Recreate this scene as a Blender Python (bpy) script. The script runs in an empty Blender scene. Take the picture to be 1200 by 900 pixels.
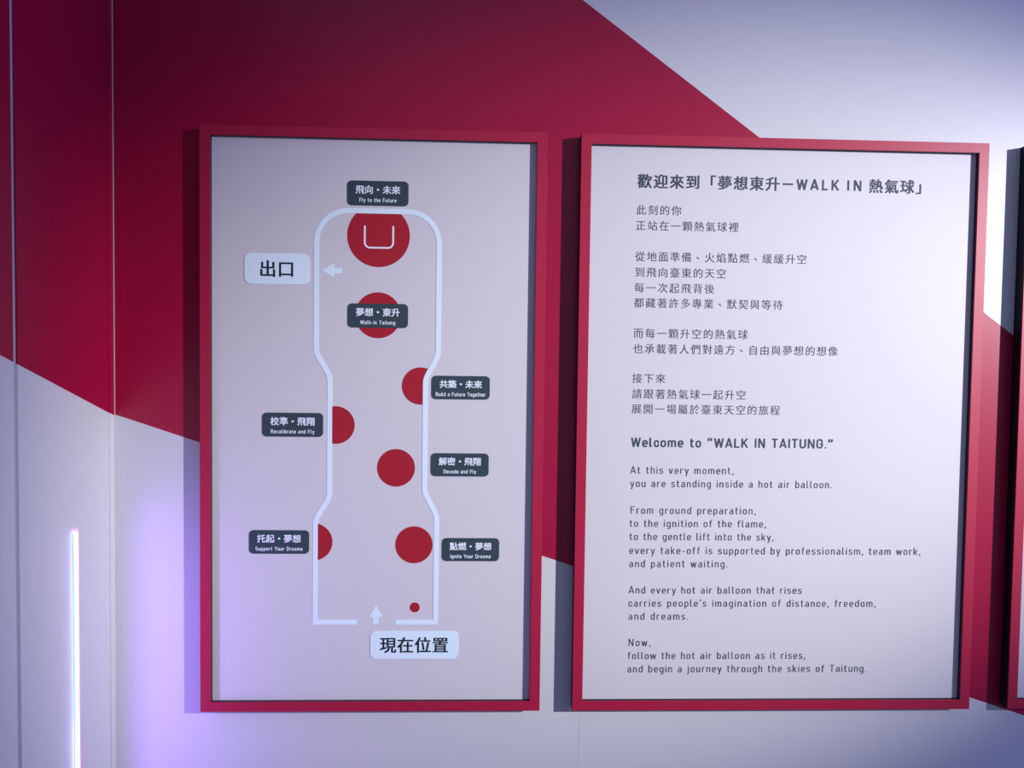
import bpy, bmesh, math
from mathutils import Vector, Matrix

S = bpy.context.scene
COL = S.collection

# ------------------------------------------------------------------ camera
F_PX, CAM = 870.0, Vector((0.0, -1.8, 1.5))
YAW, PITCH, ROLL = -0.03586, -0.03665, 0.0133
fwd = Vector((-math.sin(YAW) * math.cos(PITCH), math.cos(YAW) * math.cos(PITCH), math.sin(PITCH)))
_r0 = Vector((math.cos(YAW), math.sin(YAW), 0)); _u0 = _r0.cross(fwd)
right = _r0 * math.cos(ROLL) + _u0 * math.sin(ROLL)
up = -_r0 * math.sin(ROLL) + _u0 * math.cos(ROLL)
cd = bpy.data.cameras.new('camera'); cam = bpy.data.objects.new('camera', cd); COL.objects.link(cam)
cam.matrix_world = Matrix.Translation(CAM) @ Matrix((right, up, -fwd)).transposed().to_4x4()
cd.sensor_width = 36.0; cd.lens = 36.0 * F_PX / 1200.0; cd.clip_start = 0.02
S.camera = cam

# ------------------------------------------------------------------ light and exposure
S.view_settings.view_transform = 'Standard'; S.view_settings.look = 'None'
S.view_settings.gamma = 1.0; S.view_settings.use_curve_mapping = False
S.view_settings.exposure = 0.0
w = bpy.data.worlds.new('world'); S.world = w; w.use_nodes = True
w.node_tree.nodes['Background'].inputs[0].default_value = (0.52, 0.62, 1.0, 1)
w.node_tree.nodes['Background'].inputs[1].default_value = 0.36

def spot(name, loc, target, power, color, angle, blend, radius):
    l = bpy.data.lights.new(name, 'SPOT'); o = bpy.data.objects.new(name, l); COL.objects.link(o)
    o.location = loc; o.rotation_euler = (Vector(target) - Vector(loc)).to_track_quat('-Z', 'Y').to_euler()
    l.energy = power; l.color = color; l.spot_size = math.radians(angle); l.spot_blend = blend
    l.shadow_soft_size = radius
    return o
KEY = (5.2, -3.5, 2.72)
spot('gallery_spotlight', KEY, (0.54, 0, 1.375), 2080, (1.0, 0.965, 0.93), 22.5, 1.0, 0.012)
spot('blue_wash_spotlight', (5.1, -3.55, 2.74), (0.3, 0, 1.5), 350, (0.27, 0.30, 1.0), 95, 0.8, 0.03)

# ------------------------------------------------------------------ planes measured in the room
FRAME_Y, BOARD_Y = -0.030, -0.018
CORNER_X = -0.884

def ray(px, py): return fwd + right * ((px - 600) / F_PX) - up * ((py - 450) / F_PX)
def on_y(px, py, y):
    d = ray(px, py); t = (y - CAM.y) / d.y; p = CAM + d * t; return (p.x, p.z)
def on_x(px, py, x):
    d = ray(px, py); t = (x - CAM.x) / d.x; p = CAM + d * t; return (p.y, p.z)
def bp(px, py): return on_y(px, py, BOARD_Y)

# ------------------------------------------------------------------ materials
def mat(name, base, rough=0.5, spec=0.5, noise=0.0, nscale=300.0, bump=0.0, metal=0.0, emit=None, es=0.0):
    m = bpy.data.materials.new(name); m.use_nodes = True; nt = m.node_tree; b = nt.nodes['Principled BSDF']
    b.inputs['Base Color'].default_value = (*base, 1); b.inputs['Roughness'].default_value = rough
    b.inputs['Specular IOR Level'].default_value = spec; b.inputs['Metallic'].default_value = metal
    if emit:
        b.inputs['Emission Color'].default_value = (*emit, 1); b.inputs['Emission Strength'].default_value = es
    if noise or bump:
        tc = nt.nodes.new('ShaderNodeTexCoord'); n = nt.nodes.new('ShaderNodeTexNoise')
        n.inputs['Scale'].default_value = nscale; n.inputs['Detail'].default_value = 3
        nt.links.new(tc.outputs['Object'], n.inputs['Vector'])
        if noise:
            mx = nt.nodes.new('ShaderNodeMix'); mx.data_type = 'RGBA'
            mx.inputs[6].default_value = (*[c * (1 - noise) for c in base], 1)
            mx.inputs[7].default_value = (*[min(1, c * (1 + noise)) for c in base], 1)
            nt.links.new(n.outputs['Fac'], mx.inputs[0]); nt.links.new(mx.outputs[2], b.inputs['Base Color'])
        if bump:
            bm_ = nt.nodes.new('ShaderNodeBump'); bm_.inputs['Strength'].default_value = bump
            bm_.inputs['Distance'].default_value = 0.0005
            nt.links.new(n.outputs['Fac'], bm_.inputs['Height']); nt.links.new(bm_.outputs['Normal'], b.inputs['Normal'])
    return m

RED = (0.37, 0.002, 0.042)
WHITE = (0.66, 0.66, 0.69)

def two_tone(name, axis, lines, rough, spec=0.5):
    """paint with straight-edged red and white fields; lines: (slope, intercept) of the red band's edges in wall coordinates"""
    m = bpy.data.materials.new(name); m.use_nodes = True; nt = m.node_tree; b = nt.nodes['Principled BSDF']
    N, L = nt.nodes.new, nt.links.new
    g = N('ShaderNodeNewGeometry'); sp = N('ShaderNodeSeparateXYZ'); L(g.outputs['Position'], sp.inputs[0])
    def side(slope, icpt, above):
        mu = N('ShaderNodeMath'); mu.operation = 'MULTIPLY_ADD'
        L(sp.outputs[axis], mu.inputs[0]); mu.inputs[1].default_value = slope; mu.inputs[2].default_value = icpt
        c = N('ShaderNodeMath'); c.operation = 'GREATER_THAN' if above else 'LESS_THAN'
        L(sp.outputs['Z'], c.inputs[0]); L(mu.outputs[0], c.inputs[1]); return c
    cs = [side(*l) for l in lines]
    out = cs[0].outputs[0]
    for c in cs[1:]:
        k = N('ShaderNodeMath'); k.operation = 'MULTIPLY'; L(out, k.inputs[0]); L(c.outputs[0], k.inputs[1]); out = k.outputs[0]
    n = N('ShaderNodeTexNoise'); n.inputs['Scale'].default_value = 420; n.inputs['Detail'].default_value = 3
    L(g.outputs['Position'], n.inputs['Vector'])
    mx = N('ShaderNodeMix'); mx.data_type = 'RGBA'
    mx.inputs[6].default_value = (*WHITE, 1); mx.inputs[7].default_value = (*RED, 1)
    L(out, mx.inputs[0]); L(mx.outputs[2], b.inputs['Base Color'])
    bu = N('ShaderNodeBump'); bu.inputs['Strength'].default_value = 0.12; bu.inputs['Distance'].default_value = 0.0004
    L(n.outputs['Fac'], bu.inputs['Height']); L(bu.outputs['Normal'], b.inputs['Normal'])
    b.inputs['Roughness'].default_value = rough; b.inputs['Specular IOR Level'].default_value = spec
    return m

def line_through(p, q):
    s = (q[1] - p[1]) / (q[0] - p[0]); return s, p[1] - s * p[0]
low = line_through(on_y(136, 486, 0), on_y(1199, 838, 0))
upp = line_through(on_y(683, 0, 0), on_y(1199, 402, 0))
lft = line_through(on_x(0, 416, CORNER_X), on_x(128, 484, CORNER_X))
M_BACK = two_tone('painted_back_wall', 'X', [(*low, True), (*upp, False)], 0.36)
M_LEFT = two_tone('painted_left_wall', 'Y', [(*lft, True)], 0.42, 0.25)
M_RED = mat('red_frame_paint', (0.42, 0.010, 0.050), 0.42, 0.5, 0.04, 500, 0.1)
M_BLACK = mat('black_case_paint', (0.012, 0.014, 0.02), 0.6, 0.3)
M_BOARD = mat('satin_white_board', (0.66, 0.64, 0.67), 0.5, 0.3, 0.012, 700, 0.05)
M_PALE = mat('pale_blue_vinyl', (0.76, 0.92, 1.0), 0.5)
M_DOT = mat('crimson_vinyl', (0.40, 0.008, 0.022), 0.5)
M_SLATE = mat('slate_vinyl', (0.032, 0.058, 0.072), 0.5)
M_INK = mat('slate_ink', (0.045, 0.068, 0.092), 0.6, 0.3)
M_DARKINK = mat('near_black_ink', (0.012, 0.02, 0.035), 0.6, 0.3)
M_BODYINK = mat('body_ink', (0.052, 0.066, 0.098), 0.6, 0.3)
M_WHITEINK = mat('white_ink', (0.85, 0.92, 1.0), 0.6, 0.3)
M_ALU = mat('brushed_metal_joint', (0.42, 0.46, 0.55), 0.4, 0.5, 0.06, 60)
M_HIGHLIGHT = mat('pale_corner_highlight', (0.6, 0.55, 0.53), 0.6)  # pale tone for the highlight painted into the corner
M_FLOOR = mat('dark_floor_vinyl', (0.06, 0.06, 0.075), 0.45, 0.5, 0.25, 8)
M_LED = mat('led_diffuser', (0.9, 0.9, 0.95), 0.4, emit=(0.50, 0.44, 1.0), es=9.0)
M_CYAN = mat('led_cyan_fringe', (0.1, 0.4, 0.5), 0.4, emit=(0.10, 0.55, 0.70), es=0.7)  # cyan colour fringe of the tube, put in as emission
M_PINK = mat('led_pink_fringe', (0.6, 0.2, 0.4), 0.4, emit=(1.0, 0.32, 0.75), es=1.1)  # pink fringe glow put in as emission, shared with the end cap

# ------------------------------------------------------------------ builders
def link(name, me, m, parent=None):
    if m: me.materials.append(m)
    o = bpy.data.objects.new(name, me); COL.objects.link(o)
    if parent: o.parent = parent
    return o
def from_bm(name, bm, m, parent=None, origin=(0, 0, 0)):
    bmesh.ops.recalc_face_normals(bm, faces=bm.faces)
    if any(origin): bmesh.ops.translate(bm, verts=bm.verts, vec=-Vector(origin))
    me = bpy.data.meshes.new(name); bm.to_mesh(me); bm.free()
    return link(name, me, m, parent)
def box(bm, x0, x1, y0, y1, z0, z1, bev=0.0):
    r = bmesh.ops.create_cube(bm, size=1.0)
    for v in r['verts']:
        v.co = Vector((x0 if v.co.x < 0 else x1, y0 if v.co.y < 0 else y1, z0 if v.co.z < 0 else z1))
    if bev:
        es = {e for v in r['verts'] for e in v.link_edges}
        bmesh.ops.bevel(bm, geom=list(es), offset=bev, segments=2, affect='EDGES')
def sheet(bm, pts, y_back, y_front):
    """a thin flat piece: polygon in X,Z extruded between two depths"""
    n = len(pts)
    a = [bm.verts.new((x, y_front, z)) for x, z in pts]; b = [bm.verts.new((x, y_back, z)) for x, z in pts]
    bm.faces.new(a); bm.faces.new(b[::-1])
    for i in range(n): bm.faces.new((a[i], b[i], b[(i + 1) % n], a[(i + 1) % n]))
def ring(bm, o, i, y_back, y_front, bev=0.0):
    """rectangular ring; o, i = (x0, x1, z0, z1)"""
    def q(r, y): return [bm.verts.new(c) for c in ((r[0], y, r[2]), (r[1], y, r[2]), (r[1], y, r[3]), (r[0], y, r[3]))]
    of, inf, ob, ib = q(o, y_front), q(i, y_front), q(o, y_back), q(i, y_back)
    for k in range(4):
        j = (k + 1) % 4
        bm.faces.new((of[k], of[j], inf[j], inf[k])); bm.faces.new((ob[j], ob[k], ib[k], ib[j]))
        bm.faces.new((of[j], of[k], ob[k], ob[j])); bm.faces.new((inf[k], inf[j], ib[j], ib[k]))
    if bev:
        es = [e for e in bm.edges if all(v in of or v in inf for v in e.verts) and not ((e.verts[0] in of) ^ (e.verts[1] in of))]
        es += [e for e in bm.edges if (e.verts[0] in of and e.verts[1] in ob) or (e.verts[1] in of and e.verts[0] in ob)]
        bmesh.ops.bevel(bm, geom=es, offset=bev, segments=2, affect='EDGES')
def empty(name, loc, label, cat, group=None):
    o = bpy.data.objects.new(name, None); COL.objects.link(o); o.location = loc; o.empty_display_size = 0.1
    o['label'] = label; o['category'] = cat
    if group: o['group'] = group
    return o
def structure(name, bm, m, **kw):
    o = from_bm(name, bm, m); o['kind'] = 'structure'; return o

# ------------------------------------------------------------------ the room
ROOM_X1, ROOM_Z, ROOM_Y = 3.2, 3.0, -3.2
bm = bmesh.new(); box(bm, CORNER_X - 0.2, ROOM_X1, ROOM_Y, 0.08, -0.05, 0.0); structure('floor', bm, M_FLOOR)
bm = bmesh.new(); box(bm, CORNER_X - 0.08, ROOM_X1, 0.009, 0.08, 0, ROOM_Z); wall_back = structure('wall_back', bm, M_BACK)
bm = bmesh.new(); box(bm, CORNER_X - 0.08, CORNER_X - 0.009, ROOM_Y, 0.009, 0, ROOM_Z); wall_left = structure('wall_left', bm, M_LEFT)

seams = [CORNER_X, on_y(692, 60, 0)[0], on_y(1054, 100, 0)[0], 2.1, ROOM_X1]
for a, b, proud in zip(seams[:-1], seams[1:], (0.0, 0.0002, 0.0, 0.0002)):
    bm = bmesh.new(); box(bm, a, b, -proud, 0.009, 0, ROOM_Z, 0.00015)
    from_bm('wall_panel', bm, M_BACK, wall_back)
yj = on_x(17, 300, CORNER_X)[0]                                   # vertical joint in the left wall
for a, b in ((ROOM_Y, yj - 0.006), (yj + 0.005, 0.0)):
    bm = bmesh.new(); box(bm, CORNER_X - 0.009, CORNER_X, a, b, 0, ROOM_Z, 0.0006)
    from_bm('wall_panel', bm, M_LEFT, wall_left)
bm = bmesh.new(); box(bm, CORNER_X - 0.009, CORNER_X - 0.003, yj - 0.006, yj + 0.005, 0, ROOM_Z)
jt = structure('trim_1', bm, M_ALU)
# angle trim in the corner, painted with the walls
bm = bmesh.new(); box(bm, CORNER_X, CORNER_X + 0.0015, -0.026, 0.0, 0, ROOM_Z, 0.0004); t2 = structure('trim_2', bm, M_LEFT)
bm = bmesh.new(); box(bm, CORNER_X + 0.0015, CORNER_X + 0.024, -0.0015, 0.0, 0, ROOM_Z, 0.0004); from_bm('trim_flange', bm, M_BACK, t2)
bm = bmesh.new(); box(bm, CORNER_X + 0.0015, CORNER_X + 0.003, -0.0032, -0.0015, 0, ROOM_Z); from_bm('highlight_strip', bm, M_HIGHLIGHT, t2)  # thin pale strip added as the bright highlight down the corner

# ------------------------------------------------------------------ framed boards
Z0, Z1 = 0.641, 2.0305
RIM = 0.0252
def framed_board(name, x0, x1, label, group):
    t = empty(name, ((x0 + x1) / 2, 0, Z0), label, 'sign', group)
    org = tuple(t.location)
    inner = (x0 + RIM, x1 - RIM, Z0 + RIM - 0.0015, Z1 - RIM + 0.0015)
    outer = (x0, x1, Z0, Z1)
    bm = bmesh.new(); ring(bm, outer, inner, FRAME_Y + 0.0022, FRAME_Y, 0.0009)
    from_bm('frame', bm, M_RED, t, org)
    o2 = (x0 + 0.0006, x1 - 0.0006, Z0 + 0.0006, Z1 - 0.0006); i2 = (inner[0] - 0.0004, inner[1] + 0.0004, inner[2] - 0.0004, inner[3] + 0.0004)
    bm = bmesh.new(); ring(bm, o2, i2, -0.0006, FRAME_Y + 0.0022)
    from_bm('case', bm, M_BLACK, t, org)
    bm = bmesh.new(); box(bm, i2[0], i2[1], BOARD_Y, BOARD_Y + 0.006, i2[2], i2[3])
    from_bm('board', bm, M_BOARD, t, org)
    return t, org
map_sign, MO = framed_board('map_sign', -0.672, 0.1410, 'framed floor plan board with red dots and pale blue route, nearest the corner', 'red framed boards on the back wall')
text_sign, TO = framed_board('text_sign', 0.2199, 1.2098, 'framed board of printed welcome text in two languages, in the middle', 'red framed boards on the back wall')
side_sign, SO = framed_board('side_sign', 1.3064, 2.2962, 'blank edge of a third red framed board cut off at the right', 'red framed boards on the back wall')

def arc_path(pts, radii, seg=10):
    out = []
    for i, P in enumerate(pts):
        P = Vector(P); r = radii[i]
        if i in (0, len(pts) - 1) or r <= 0: out.append(P); continue
        A = (Vector(pts[i - 1]) - P).normalized(); B = (Vector(pts[i + 1]) - P).normalized()
        half = A.angle(B) / 2; d = r / math.tan(half); c = P + (A + B).normalized() * (r / math.sin(half))
        s, e = P + A * d - c, P + B * d - c
        ang = s.angle_signed(e)
        for k in range(seg + 1):
            out.append(c + Matrix.Rotation(-ang * k / seg, 2) @ s)
    return out
# ------------------------------------------------------------------ lettering
_cache = {}
def raw_text(s, bold, spacing=1.0):
    key = (s, bold, spacing)
    if key in _cache: return _cache[key]
    c = bpy.data.curves.new('t', 'FONT'); c.body = s; c.size = 1.0; c.offset = bold; c.space_character = spacing
    c.resolution_u = 3; c.fill_mode = 'FRONT'
    o = bpy.data.objects.new('t', c); COL.objects.link(o); bpy.context.view_layer.update()
    me = bpy.data.meshes.new_from_object(o.evaluated_get(bpy.context.evaluated_depsgraph_get()))
    vs = [(v.co.x, v.co.y) for v in me.vertices]; fs = [tuple(p.vertices) for p in me.polygons]
    bpy.data.objects.remove(o); bpy.data.curves.remove(c); bpy.data.meshes.remove(me)
    _cache[key] = (vs, fs); return _cache[key]
class Lettering:
    def __init__(s): s.v, s.f = [], []
    def add(s, vs, fs, sx, sz, ox, oz, dy=0.0):
        n = len(s.v); s.v += [(ox + x * sx, dy, oz + y * sz) for x, y in vs]; s.f += [tuple(i + n for i in f) for f in fs]
    def cjk(s, txt, xl, pitch, zc, em, bold):
        """one glyph per cell; xl = left edge of the first cell, zc = middle of the cells"""
        for k, ch in enumerate(txt):
            vs, fs = raw_text(ch, 0.0)
            if not vs: continue
            cx = xl + (k + .5) * pitch; cz = zc
            if ch == '、': cx += .27 * em; cz += .22 * em
            for q, (dx, dz) in enumerate(((0, 0),) if bold <= 0 else ((-1, -.6), (1, -.6), (-1, .6), (1, .6), (0, 0))):
                s.add(vs, fs, em / CJK_EM, em / CJK_EM, cx - em / 2 + dx * bold * em, cz - .38 * em + dz * bold * em, -4e-5 * q)
    def latin(s, txt, xl, xr, zbase, cap, weight, squeeze=0.88):
        """monoline letters drawn as strokes, spaced out to fill xl..xr; weight = stroke width over cap height"""
        wid = [GLYPH[c][0] for c in txt]; k = cap * squeeze
        gaps = len(txt) - 1
        gap = ((xr - xl) - sum(wid) * k) / gaps if gaps else 0
        x = xl
        for c, wd in zip(txt, wid):
            for pts, rad in GLYPH[c][1]:
                closed = pts[0] == pts[-1] and len(pts) > 3
                P = [(x + px * k, zbase + pz * cap) for px, pz in pts]
                s.stroke(P, [r * cap * .95 for r in rad], weight * cap, closed)
            x += wd * k + gap
    def stroke(s, P, rad, wd, closed):
        if closed:
            mid = tuple((Vector(P[0]) + Vector(P[1])) / 2); P = [mid] + P[1:] + [mid]; rad = [0] + rad[1:-1] + [rad[0], 0]
        for m in range(1, len(P) - 1):                              # sharp corners end one stroke and start another
            if rad[m] == 0:
                A, B, C = Vector(P[m - 1]), Vector(P[m]), Vector(P[m + 1]); u, v = (B - A).normalized(), (C - B).normalized()
                e = wd * (.5 if u.dot(v) > -.3 else .15)
                s.stroke([*P[:m], tuple(B + u * e)], [*rad[:m], 0], wd, False)
                s.stroke([tuple(B - v * e), *P[m + 1:]], [0, *rad[m + 1:]], wd, False)
                return
        path = arc_path(P, rad, 5); n = len(path); le, ri = [], []
        for i, Q in enumerate(path):
            t0 = (Q - path[i - 1]).normalized() if i else ((Q - path[-2]).normalized() if closed else None)
            t1 = (path[i + 1] - Q).normalized() if i < n - 1 else ((path[1] - Q).normalized() if closed else None)
            t = ((t0 or t1) + (t1 or t0)).normalized(); nr = Vector((-t.y, t.x)); q = (t1 or t0)
            kk = wd / 2 / max(.45, nr.dot(Vector((-q.y, q.x))))
            le.append(Q + nr * kk); ri.append(Q - nr * kk)
        b0 = len(s.v); s.lift = (getattr(s, 'lift', 0) + 1) % 8; s.v += [(p.x, -4e-5 * s.lift, p.y) for p in le + ri]
        s.f += [(b0 + i, b0 + n + i, b0 + n + i + 1, b0 + i + 1) for i in range(n - 1)]
    def build(s, name, m, parent, y, org, base=(0, 0, 0)):
        me = bpy.data.meshes.new(name)
        me.from_pydata([(x - org[0], y + dy - org[1], z - org[2]) for x, dy, z in s.v], [], s.f); me.update()
        return link(name, me, m, parent)
# stroke letters: width, then polylines with a corner radius per point (units of the cap height, centre lines)
def _g(w, *strokes):
    out = []
    for st in strokes:
        pts = [(p[0], p[1]) for p in st]; rad = [p[2] if len(p) > 2 else 0 for p in st]
        out.append((pts, rad))
    return (w, out)
XH = .70; o_, i_ = .06, .94                                          # x-height, bottom and top stroke centres
xt = XH - .05
GLYPH = {
 ' ': _g(.30),
 'A': _g(.70, [(.03, 0), (.35, 1), (.67, 0)], [(.13, .28), (.57, .28)]),
 'B': _g(.62, [(.07, o_), (.07, i_), (.53, i_, .2), (.53, .52, .2), (.07, .52)], [(.3, .52), (.57, .52, .22), (.57, o_, .22), (.07, o_)]),
 'D': _g(.64, [(.3, o_), (.07, o_), (.07, i_), (.57, i_, .26), (.57, o_, .26), (.25, o_)]),
 'F': _g(.56, [(.07, 0), (.07, i_), (.54, i_)], [(.07, .5), (.48, .5)]),
 'G': _g(.66, [(.58, .78), (.58, i_, .24), (.07, i_, .25), (.07, o_, .25), (.59, o_, .25), (.59, .48), (.36, .48)]),
 'I': _g(.14, [(.07, 0), (.07, 1)]),
 'K': _g(.66, [(.07, 0), (.07, 1)], [(.6, 1), (.09, .36)], [(.25, .56), (.63, 0)]),
 'L': _g(.54, [(.07, 1), (.07, o_), (.53, o_)]),
 'N': _g(.68, [(.07, 0), (.07, 1), (.61, 0), (.61, 1)]),
 'R': _g(.64, [(.07, 0), (.07, i_), (.56, i_, .22), (.56, .46, .22), (.07, .46)], [(.34, .46), (.6, 0)]),
 'S': _g(.62, [(.56, .76), (.56, i_, .2), (.07, i_, .22), (.07, .53, .22), (.56, .48, .2), (.56, o_, .22), (.06, o_, .2), (.06, .24)]),
 'T': _g(.60, [(.01, i_), (.59, i_)], [(.3, 0), (.3, i_)]),
 'U': _g(.66, [(.07, 1), (.07, o_, .25), (.59, o_, .25), (.59, 1)]),
 'W': _g(.94, [(.03, 1), (.24, 0), (.47, .95), (.70, 0), (.91, 1)]),
 'Y': _g(.64, [(.02, 1), (.32, .42), (.62, 1)], [(.32, .45), (.32, 0)]),
 'a': _g(.52, [(.08, xt - .03), (.14, xt, .06), (.45, xt, .17), (.45, 0)], [(.45, .39), (.06, .39, .15), (.06, .05, .15), (.45, .05, .16), (.45, .2)]),
 'b': _g(.52, [(.06, 1), (.06, 0)], [(.06, .3), (.06, xt, .17), (.47, xt, .19), (.47, .05, .19), (.06, .05, .17), (.06, .4)]),
 'c': _g(.47, [(.44, .52), (.44, xt, .17), (.06, xt, .19), (.06, .05, .19), (.44, .05, .17), (.44, .18)]),
 'd': _g(.53, [(.47, 1), (.47, 0)], [(.47, .3), (.47, xt, .17), (.06, xt, .19), (.06, .05, .19), (.47, .05, .17), (.47, .4)]),
 'e': _g(.52, [(.06, .34), (.47, .34), (.47, xt, .19), (.06, xt, .19), (.06, .05, .19), (.40, .05, .08), (.45, .12)]),
 'f': _g(.36, [(.14, 0), (.14, i_, .16), (.36, i_)], [(.01, xt), (.33, xt)]),
 'g': _g(.53, [(.47, .3), (.47, xt, .17), (.06, xt, .19), (.06, .05, .19), (.47, .05, .17), (.47, .4)], [(.47, XH), (.47, -.22, .18), (.10, -.22)]),
 'h': _g(.52, [(.06, 1), (.06, 0)], [(.06, .4), (.06, xt, .17), (.46, xt, .18), (.46, 0)]),
 'i': _g(.14, [(.07, 0), (.07, XH)], [(.07, .84), (.07, .97)]),
 'j': _g(.2, [(.13, XH), (.13, -.22, .1), (-.02, -.22)], [(.13, .84), (.13, .97)]),
 'k': _g(.52, [(.06, 1), (.06, 0)], [(.46, XH), (.08, .24)], [(.2, .4), (.49, 0)]),
 'l': _g(.24, [(.06, 1), (.06, .05, .12), (.22, .05)]),
 'm': _g(.84, [(.06, XH), (.06, 0)], [(.06, .4), (.06, xt, .16), (.42, xt, .17), (.42, 0)], [(.42, .4), (.42, xt, .16), (.78, xt, .17), (.78, 0)]),
 'n': _g(.52, [(.06, XH), (.06, 0)], [(.06, .4), (.06, xt, .17), (.46, xt, .18), (.46, 0)]),
 'o': _g(.53, [(.06, .05, .19), (.06, xt, .19), (.47, xt, .19), (.47, .05, .19), (.06, .05, .19)]),
 'p': _g(.52, [(.06, XH), (.06, -.26)], [(.06, .3), (.06, xt, .17), (.47, xt, .19), (.47, .05, .19), (.06, .05, .17), (.06, .4)]),
 'r': _g(.36, [(.06, XH), (.06, 0)], [(.06, .35), (.06, xt, .17), (.35, xt)]),
 's': _g(.48, [(.42, .55), (.42, xt, .1), (.07, xt, .14), (.07, .37, .14), (.43, .34, .14), (.43, .05, .14), (.05, .05, .1), (.05, .15)]),
 't': _g(.36, [(.13, .92), (.13, .05, .15), (.35, .05)], [(.01, xt), (.33, xt)]),
 'u': _g(.52, [(.06, XH), (.06, .05, .18), (.46, .05, .17), (.46, .3)], [(.46, XH), (.46, 0)]),
 'v': _g(.5, [(.02, XH), (.25, 0), (.48, XH)]),
 'w': _g(.74, [(.02, XH), (.19, 0), (.37, XH - .04), (.55, 0), (.72, XH)]),
 'y': _g(.5, [(.02, XH), (.26, .04)], [(.48, XH), (.2, -.24), (.08, -.24)]),
 '.': _g(.14, [(.07, 0), (.07, .13)]),
 ',': _g(.16, [(.09, .13), (.09, 0), (.04, -.14)]),
 '’': _g(.14, [(.08, 1.0), (.08, .86), (.05, .76)]),
 '“': _g(.46, [(.12, 1.02), (.05, .88), (.05, .68)], [(.40, 1.02), (.33, .88), (.33, .68)]),
 '”': _g(.46, [(.10, 1.02), (.10, .84), (.03, .68)], [(.38, 1.02), (.38, .84), (.31, .68)]),
 '—': _g(1.08, [(.02, .5), (1.06, .5)]),
 '-': _g(.38, [(.04, .38), (.34, .38)]),
}
_e = raw_text('一一', 0.0)[0]; _e1 = raw_text('一', 0.0)[0]
CJK_EM = max(p[0] for p in _e) - max(p[0] for p in _e1)
PXB = (bp(700, 450)[0] - bp(600, 450)[0]) / 100                    # one photo pixel on the boards, in metres

INK_Y = BOARD_Y - 0.0004
# --- the text board
L = Lettering()
zt = bp(747, 212.0)[1] ; 
xl = bp(746.2, 212)[0]; p = (bp(841, 214)[0] - bp(747, 212)[0]) / 5
L.cjk('歡迎來到「夢想東升', xl, p, zt, 17.2 * PXB, 0.022)
L.latin('—', bp(917, 215)[0], bp(929.6, 215)[0], zt - 6.0 * PXB, 12 * PXB, 0.165, 1.0)
tl = L.build('heading_line', M_INK, text_sign, INK_Y, TO); tl['label'] = 'bold slate heading in large characters'
L = Lettering(); L.latin('WALK', bp(934, 217)[0], bp(983, 217)[0], zt - 6.0 * PXB, 12 * PXB, 0.175, 1.05)
L.latin('IN', bp(993.3, 217)[0], bp(1009.3, 217)[0], zt - 6.0 * PXB, 12 * PXB, 0.175, 1.05)
tl = L.build('heading_line', M_INK, text_sign, INK_Y, TO); tl['label'] = 'bold slate capitals in the heading'
L = Lettering(); L.cjk('熱氣球」', bp(1017.3, 217)[0], p, zt, 17.2 * PXB, 0.022)
tl = L.build('heading_line', M_INK, text_sign, INK_Y, TO); tl['label'] = 'bold slate heading in large characters'

cj = [('此刻的你', 745.8, 798.5, 245.8), ('正站在一顆熱氣球裡', 745.3, 865.5, 264.0),
      ('從地面準備、火焰點燃、緩緩升空', 744.5, 945.2, 300.3), ('到飛向臺東的天空', 744.0, 850.9, 318.8),
      ('每一次起飛背後', 743.5, 837.0, 336.9), ('都藏著許多專業、默契與等待', 743.0, 917.2, 354.7),
      ('而每一顆升空的熱氣球', 742.4, 876.2, 390.3), ('也承載著人們對遠方、自由與夢想的想像', 742.0, 981.7, 408.4),
      ('接下來', 741.0, 779.7, 443.2), ('請跟著熱氣球一起升空', 740.8, 874.0, 461.4), ('展開一場屬於臺東天空的旅程', 740.3, 913.8, 479.0)]
XT = bp(742, 400)[0]
for s_, a, b, y in cj:
    L = Lettering(); n = len(s_); em = 12.3 * PXB
    wpx = bp(b, y)[0] - bp(a, y)[0]; pitch = (wpx - .93 * em) / (n - 1)
    L.cjk(s_, bp(a, y)[0] - (pitch - .95 * em) / 2, pitch, bp(a, y)[1], em, -0.004)
    L.build('text_line', M_BODYINK, text_sign, INK_Y, TO)
L = Lettering()
L.latin('Welcome to “WALK IN TAITUNG.”', bp(740, 520)[0], bp(975.8, 520)[0], bp(740, 523.4)[1], 10.9 * PXB, 0.17, 1.03)
tl = L.build('heading_line', M_INK, text_sign, INK_Y, TO); tl['label'] = 'bold slate heading in latin letters'
en = [('At this very moment,', 738.9, 859.5, 554.8), ('you are standing inside a hot air balloon.', 738.7, 974.7, 570.5),
      ('From ground preparation,', 738.9, 885.5, 601.9), ('to the ignition of the flame,', 738.0, 897.5, 617.3),
      ('to the gentle lift into the sky,', 737.8, 906.5, 632.8), ('every take-off is supported by professionalism, team work,', 737.6, 1078.5, 649.0),
      ('and patient waiting.', 737.5, 852.5, 664.5), ('And every hot air balloon that rises', 736.9, 939.3, 695.4),
      ('carries people’s imagination of distance, freedom,', 736.6, 1026.0, 710.8), ('and dreams.', 736.6, 806.5, 726.2),
      ('Now,', 736.6, 762.3, 757.0), ('follow the hot air balloon as it rises,', 735.8, 943.5, 772.3),
      ('and begin a journey through the skies of Taitung.', 735.3, 1015.0, 787.8)]
for s_, a, b, y in en:
    L = Lettering(); L.latin(s_, bp(a, y)[0], bp(b, y)[0], bp(a, y)[1], 8.7 * PXB, 0.118, 1.0)
    L.build('text_line', M_BODYINK, text_sign, INK_Y, TO)

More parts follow.
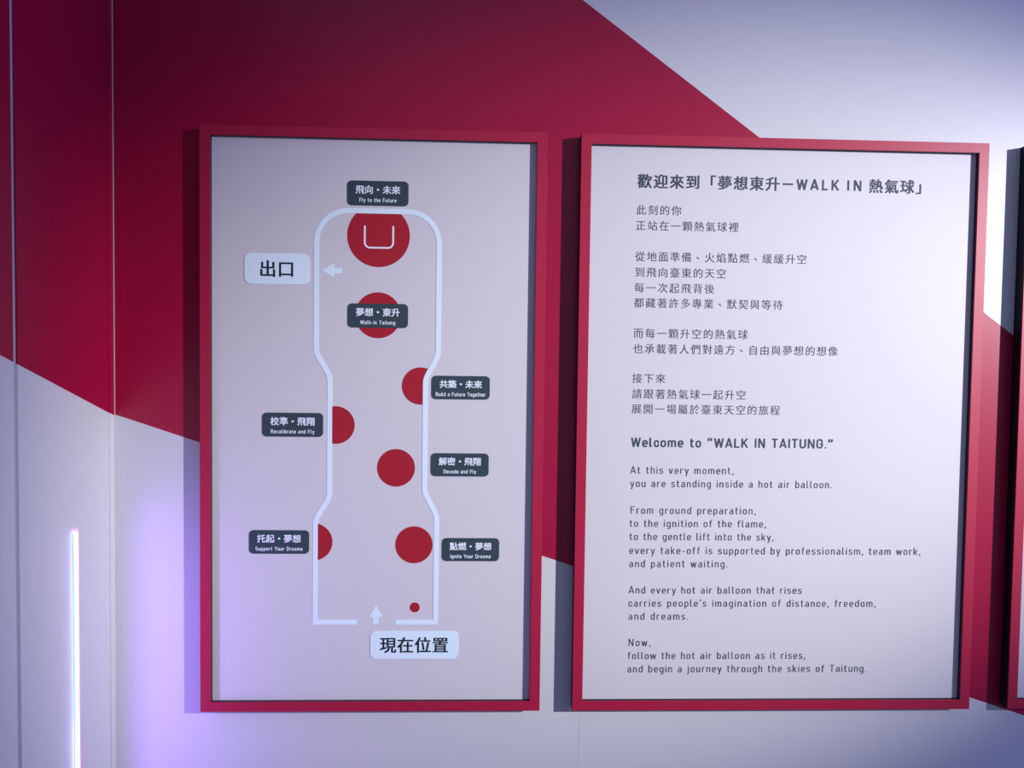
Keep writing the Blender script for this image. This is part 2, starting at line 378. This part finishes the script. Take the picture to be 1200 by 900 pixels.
# ------------------------------------------------------------------ the map board
def ribbon(bm, path, wd, y_back, y_front):
    n = len(path); le, ri = [], []
    for i, P in enumerate(path):
        t0 = (P - path[i - 1]).normalized() if i else None
        t1 = (path[i + 1] - P).normalized() if i < n - 1 else None
        t = ((t0 or t1) + (t1 or t0)).normalized(); nrm = Vector((-t.y, t.x))
        k = wd / 2 / (nrm.dot(Vector((-(t1 or t0).y, (t1 or t0).x))))
        le.append(P + nrm * k); ri.append(P - nrm * k)
    V = [[bm.verts.new((p.x, y, p.y)) for p in side] for y in (y_front, y_back) for side in (le, ri)]
    for i in range(n - 1):
        bm.faces.new((V[0][i], V[0][i + 1], V[1][i + 1], V[1][i])); bm.faces.new((V[2][i + 1], V[2][i], V[3][i], V[3][i + 1]))
        bm.faces.new((V[0][i + 1], V[0][i], V[2][i], V[2][i + 1])); bm.faces.new((V[1][i], V[1][i + 1], V[3][i + 1], V[3][i]))
    for i in (0, n - 1): bm.faces.new((V[0][i], V[1][i], V[3][i], V[2][i]))

# route outline, in board coordinates squared up on the measured verticals
xa, xb = (bp(370.7, 340)[0] + bp(369.3, 680)[0]) / 2, (bp(514.5, 340)[0] + bp(510.4, 680)[0]) / 2
xc, xd = bp(386.3, 510)[0], bp(498.0, 510)[0]
ztop, zbot = (bp(420, 247)[1] + bp(480, 248.4)[1]) / 2, (bp(390, 729.2)[1] + bp(490, 729)[1]) / 2
zu, zu2, zl, zl2 = bp(371, 413)[1], bp(386, 441)[1], bp(386, 583)[1], bp(370, 609)[1]
zur, zur2, zlr, zlr2 = bp(514, 417)[1], bp(499, 444)[1], bp(497, 577)[1], bp(511, 604)[1]
rt = 36 * PXB; rs = 22 * PXB
path = [(bp(418, 729)[0], zbot), (xa, zbot), (xa, zl2), (xc, zl), (xc, zu2), (xa, zu), (xa, ztop), (xb, ztop), (xb, zur), (xd, zur2), (xd, zlr), (xb, zlr2), (xb, zbot), (bp(463, 729)[0], zbot)]
rad = [0, 0, rs, rs, rs, rs, rt, rt, rs, rs, rs, rs, 0, 0]
bm = bmesh.new(); ribbon(bm, arc_path(path, rad), 5.6 * PXB, BOARD_Y, BOARD_Y - 0.0007)
o = from_bm('route_line', bm, M_PALE, map_sign, MO); o['label'] = 'pale blue outline of the hall'

def clip(poly, a, b, c):
    """keep a*x + b*z <= c"""
    out = []
    for i, P in enumerate(poly):
        Q = poly[(i + 1) % len(poly)]; dp = a * P[0] + b * P[1] - c; dq = a * Q[0] + b * Q[1] - c
        if dp <= 0: out.append(P)
        if (dp < 0) != (dq < 0) and dp != dq:
            t = dp / (dp - dq); out.append((P[0] + (Q[0] - P[0]) * t, P[1] + (Q[1] - P[1]) * t))
    return out
def right_wall_x(z): return xd if z < zur2 else xd + (xb - xd) * min(1, (z - zur2) / (zur - zur2))
DOTS = [(443.7, 276.3, 35.9, [(0, 1, ztop)], 'large crimson dot cut flat by the outline'),
        (443, 369.5, 26.5, [], 'crimson dot behind a dark name plate'),
        (492.9, 452.4, 21.7, 'bend', 'crimson dot cut by the right outline'),
        (393.4, 498.1, 21.9, [(-1, 0, -xc)], 'crimson dot cut by the left outline, upper'),
        (464.1, 548.2, 22, [], 'crimson dot in the narrow middle'),
        (367.4, 635, 21.9, [(-1, 0, -xa)], 'crimson half dot at the left outline, lower'),
        (485.1, 638.4, 21.8, [], 'crimson dot inside the lower right'),
        (486, 711.7, 5.9, [], 'tiny crimson dot above the entrance')]
for px, py, r, cl, lab in DOTS:
    cx, cz = bp(px, py); poly = [(cx + r * PXB * math.cos(k * math.tau / 72), cz + r * PXB * math.sin(k * math.tau / 72)) for k in range(72)]
    if cl == 'bend': poly = [(min(x, right_wall_x(z)), z) for x, z in poly]
    else:
        for h in cl: poly = clip(poly, *h)
    bm = bmesh.new(); sheet(bm, poly, BOARD_Y, BOARD_Y - 0.0003)
    o = from_bm('dot', bm, M_DOT, map_sign, MO); o['label'] = lab
# the thin line on the large dot
ux0, uz0 = bp(427.6, 264.5); ux1, _ = bp(460.9, 264.5); _, uz1 = bp(444, 290.4)
bm = bmesh.new(); ribbon(bm, arc_path([(ux0, uz0), (ux0, uz1), (ux1, uz1), (ux1, uz0)], [0, 6 * PXB, 6 * PXB, 0]), 1.9 * PXB, BOARD_Y - 0.0003, BOARD_Y - 0.0006)
o = from_bm('stage_mark', bm, M_WHITEINK, map_sign, MO); o['label'] = 'thin white open square on the large dot'

def arrow(tip, d, hl, hw, sw, total, lab):
    cx, cz = bp(*tip); d = Vector(d); n = Vector((-d.y, d.x)); k = PXB
    P = [(0, 0), (hl, hw / 2), (hl, sw / 2), (total, sw / 2), (total, -sw / 2), (hl, -sw / 2), (hl, -hw / 2)]
    poly = [(cx - d.x * a * k + n.x * b * k, cz - d.y * a * k + n.y * b * k) for a, b in P]
    bm = bmesh.new(); sheet(bm, poly, BOARD_Y, BOARD_Y - 0.0004)
    o = from_bm('arrow', bm, M_PALE, map_sign, MO); o['label'] = lab
arrow((376.8, 316.7), (-1, 0), 14.2, 15.8, 6.3, 23, 'pale arrow pointing left to the exit')
arrow((440.5, 709.6), (0, 1), 13.3, 15.4, 6.6, 21.8, 'pale arrow pointing up at the entrance')

def plate(cx, cy, wpx, hpx, r, m, lab):
    x, z = bp(cx, cy); hw, hh, r = wpx * PXB / 2, hpx * PXB / 2, r * PXB
    pts = []
    for sx, sz, a0 in ((1, 1, 0), (-1, 1, 90), (-1, -1, 180), (1, -1, 270)):
        for k in range(9):
            a = math.radians(a0 + k * 90 / 8); pts.append((x + sx * (hw - r) + r * math.cos(a), z + sz * (hh - r) + r * math.sin(a)))
    bm = bmesh.new(); sheet(bm, pts, BOARD_Y, BOARD_Y - 0.0012)
    o = from_bm('name_plate', bm, m, map_sign, MO); o['label'] = lab
    return o, x, z
PL_Y = BOARD_Y - 0.0016
NAMES = [(443, 226.7, 69.8, 28.2, '飛向・未來', 'Fly to the Future', 42.2),
         (442.9, 370, 69.3, 27.8, '夢想・東升', 'Walk-in Taitung', 39.8),
         (540, 454.3, 67.5, 27.3, '共築・未來', 'Build a Future Together', 57.8),
         (343.1, 497.7, 69.7, 27.7, '校準・飛翔', 'Recalibrate and Fly', 49.6),
         (538.9, 544.7, 67.4, 27.0, '解密・飛翔', 'Decode and Fly', 37.7),
         (327.2, 635, 69.0, 27.5, '托起・夢想', 'Support Your Dreams', 54.0),
         (551.5, 644, 67.0, 27.2, '點燃・夢想', 'Ignite Your Dreams', 47.3)]
for cx, cy, wp, hp, zh, eng, ew in NAMES:
    o, x, z = plate(cx, cy, wp, hp, 5.2, M_SLATE, 'dark plate reading ' + eng)
    k = wp / 69.5
    L = Lettering(); L.cjk(zh, x - 25.6 * k * PXB, 10.25 * k * PXB, z + 4.0 * PXB, 10.1 * k * PXB, 0.026)
    L.latin(eng, x - ew / 2 * PXB, x + ew / 2 * PXB, z - 10.0 * PXB, 4.4 * PXB, 0.16, .95)
    L.build('lettering', M_WHITEINK, o, PL_Y, MO)
o, x, z = plate(324.7, 315.0, 73.9, 35.2, 8, M_PALE, 'pale plate at the exit, two large characters')
L = Lettering(); L.cjk('出口', x - 20.7 * PXB, 20.8 * PXB, z, 20.3 * PXB, 0.018); L.build('lettering', M_DARKINK, o, PL_Y, MO)
o, x, z = plate(485.6, 755.6, 103.2, 32.8, 7, M_PALE, 'pale plate under the entrance, four large characters')
L = Lettering(); L.cjk('現在位置', x - 40.9 * PXB, 20.4 * PXB, z, 19.8 * PXB, 0.018); L.build('lettering', M_DARKINK, o, PL_Y, MO)

# ------------------------------------------------------------------ LED tube on the left wall
yt, zt_ = on_x(89.8, 622, CORNER_X + 0.0042); yb, zb_ = on_x(89.4, 848, CORNER_X + 0.0042)
ym = (yt + yb) / 2
tube = empty('light_tube', (CORNER_X, ym, 0.12), 'glowing white upright light tube on the left wall beside the corner', 'lamp')
TBO = tuple(tube.location)
def capsule(bm, cx, cy, z0, z1, r, dome):
    seg = 16; rings = [(z0, r)] + ([(z1 - r * (1 - math.sin(a)), r * math.cos(a)) for a in [math.radians(q) for q in (0, 22, 45, 68, 86)]] if dome else [(z1, r)])
    prev = None
    for z, rr in rings:
        cur = [bm.verts.new((cx + rr * math.cos(k * math.tau / seg), cy + rr * math.sin(k * math.tau / seg), z)) for k in range(seg)]
        if prev:
            for k in range(seg): bm.faces.new((prev[k], prev[(k + 1) % seg], cur[(k + 1) % seg], cur[k]))
        else: bm.faces.new(cur[::-1])
        prev = cur
    bm.faces.new(prev)
tx = CORNER_X + 0.0042
bm = bmesh.new(); capsule(bm, tx, ym, zb_, zt_, 0.0028, True); from_bm('diffuser', bm, M_LED, tube, TBO)
bm = bmesh.new(); capsule(bm, tx + 0.0002, ym, 0.12, zb_, 0.0037, False); from_bm('diffuser_sleeve', bm, M_LED, tube, TBO)
bm = bmesh.new(); box(bm, CORNER_X, CORNER_X + 0.0014, ym - 0.0042, ym + 0.0042, 0.12, zt_ - 0.004, 0.0005); o = from_bm('channel', bm, M_CYAN, tube, TBO); o['label'] = 'channel with added cyan glow for the colour fringe'  # cyan glow added to imitate the colour fringe left of the tube
bm = bmesh.new(); box(bm, CORNER_X + 0.0014, CORNER_X + 0.0079, ym + 0.0036, ym + 0.0044, 0.12, zt_ - 0.002, 0.0004); o = from_bm('fringe_strip', bm, M_PINK, tube, TBO); o['label'] = 'added pink glowing strip for the colour fringe'  # strip added to imitate the pink fringe glow right of the tube
bm = bmesh.new(); capsule(bm, tx + 0.0008, ym + 0.002, zt_ - 0.001, zt_ + 0.006, 0.0022, True); o = from_bm('end_cap', bm, M_PINK, tube, TBO); o['label'] = 'small pink lit end cap'
l = bpy.data.lights.new('tube_light_source', 'AREA'); l.shape = 'RECTANGLE'; l.size = 0.0035; l.size_y = zt_ - 0.35; l.energy = 2.2; l.color = (0.38, 0.17, 1.0)
o = bpy.data.objects.new('tube_light_source', l); COL.objects.link(o)
o.location = (tx + 0.0042, ym, (zt_ + 0.33) / 2)
o.rotation_euler = Matrix(((0, 0, -1), (-1, 0, 0), (0, 1, 0))).to_euler()   # shines away from the left wall
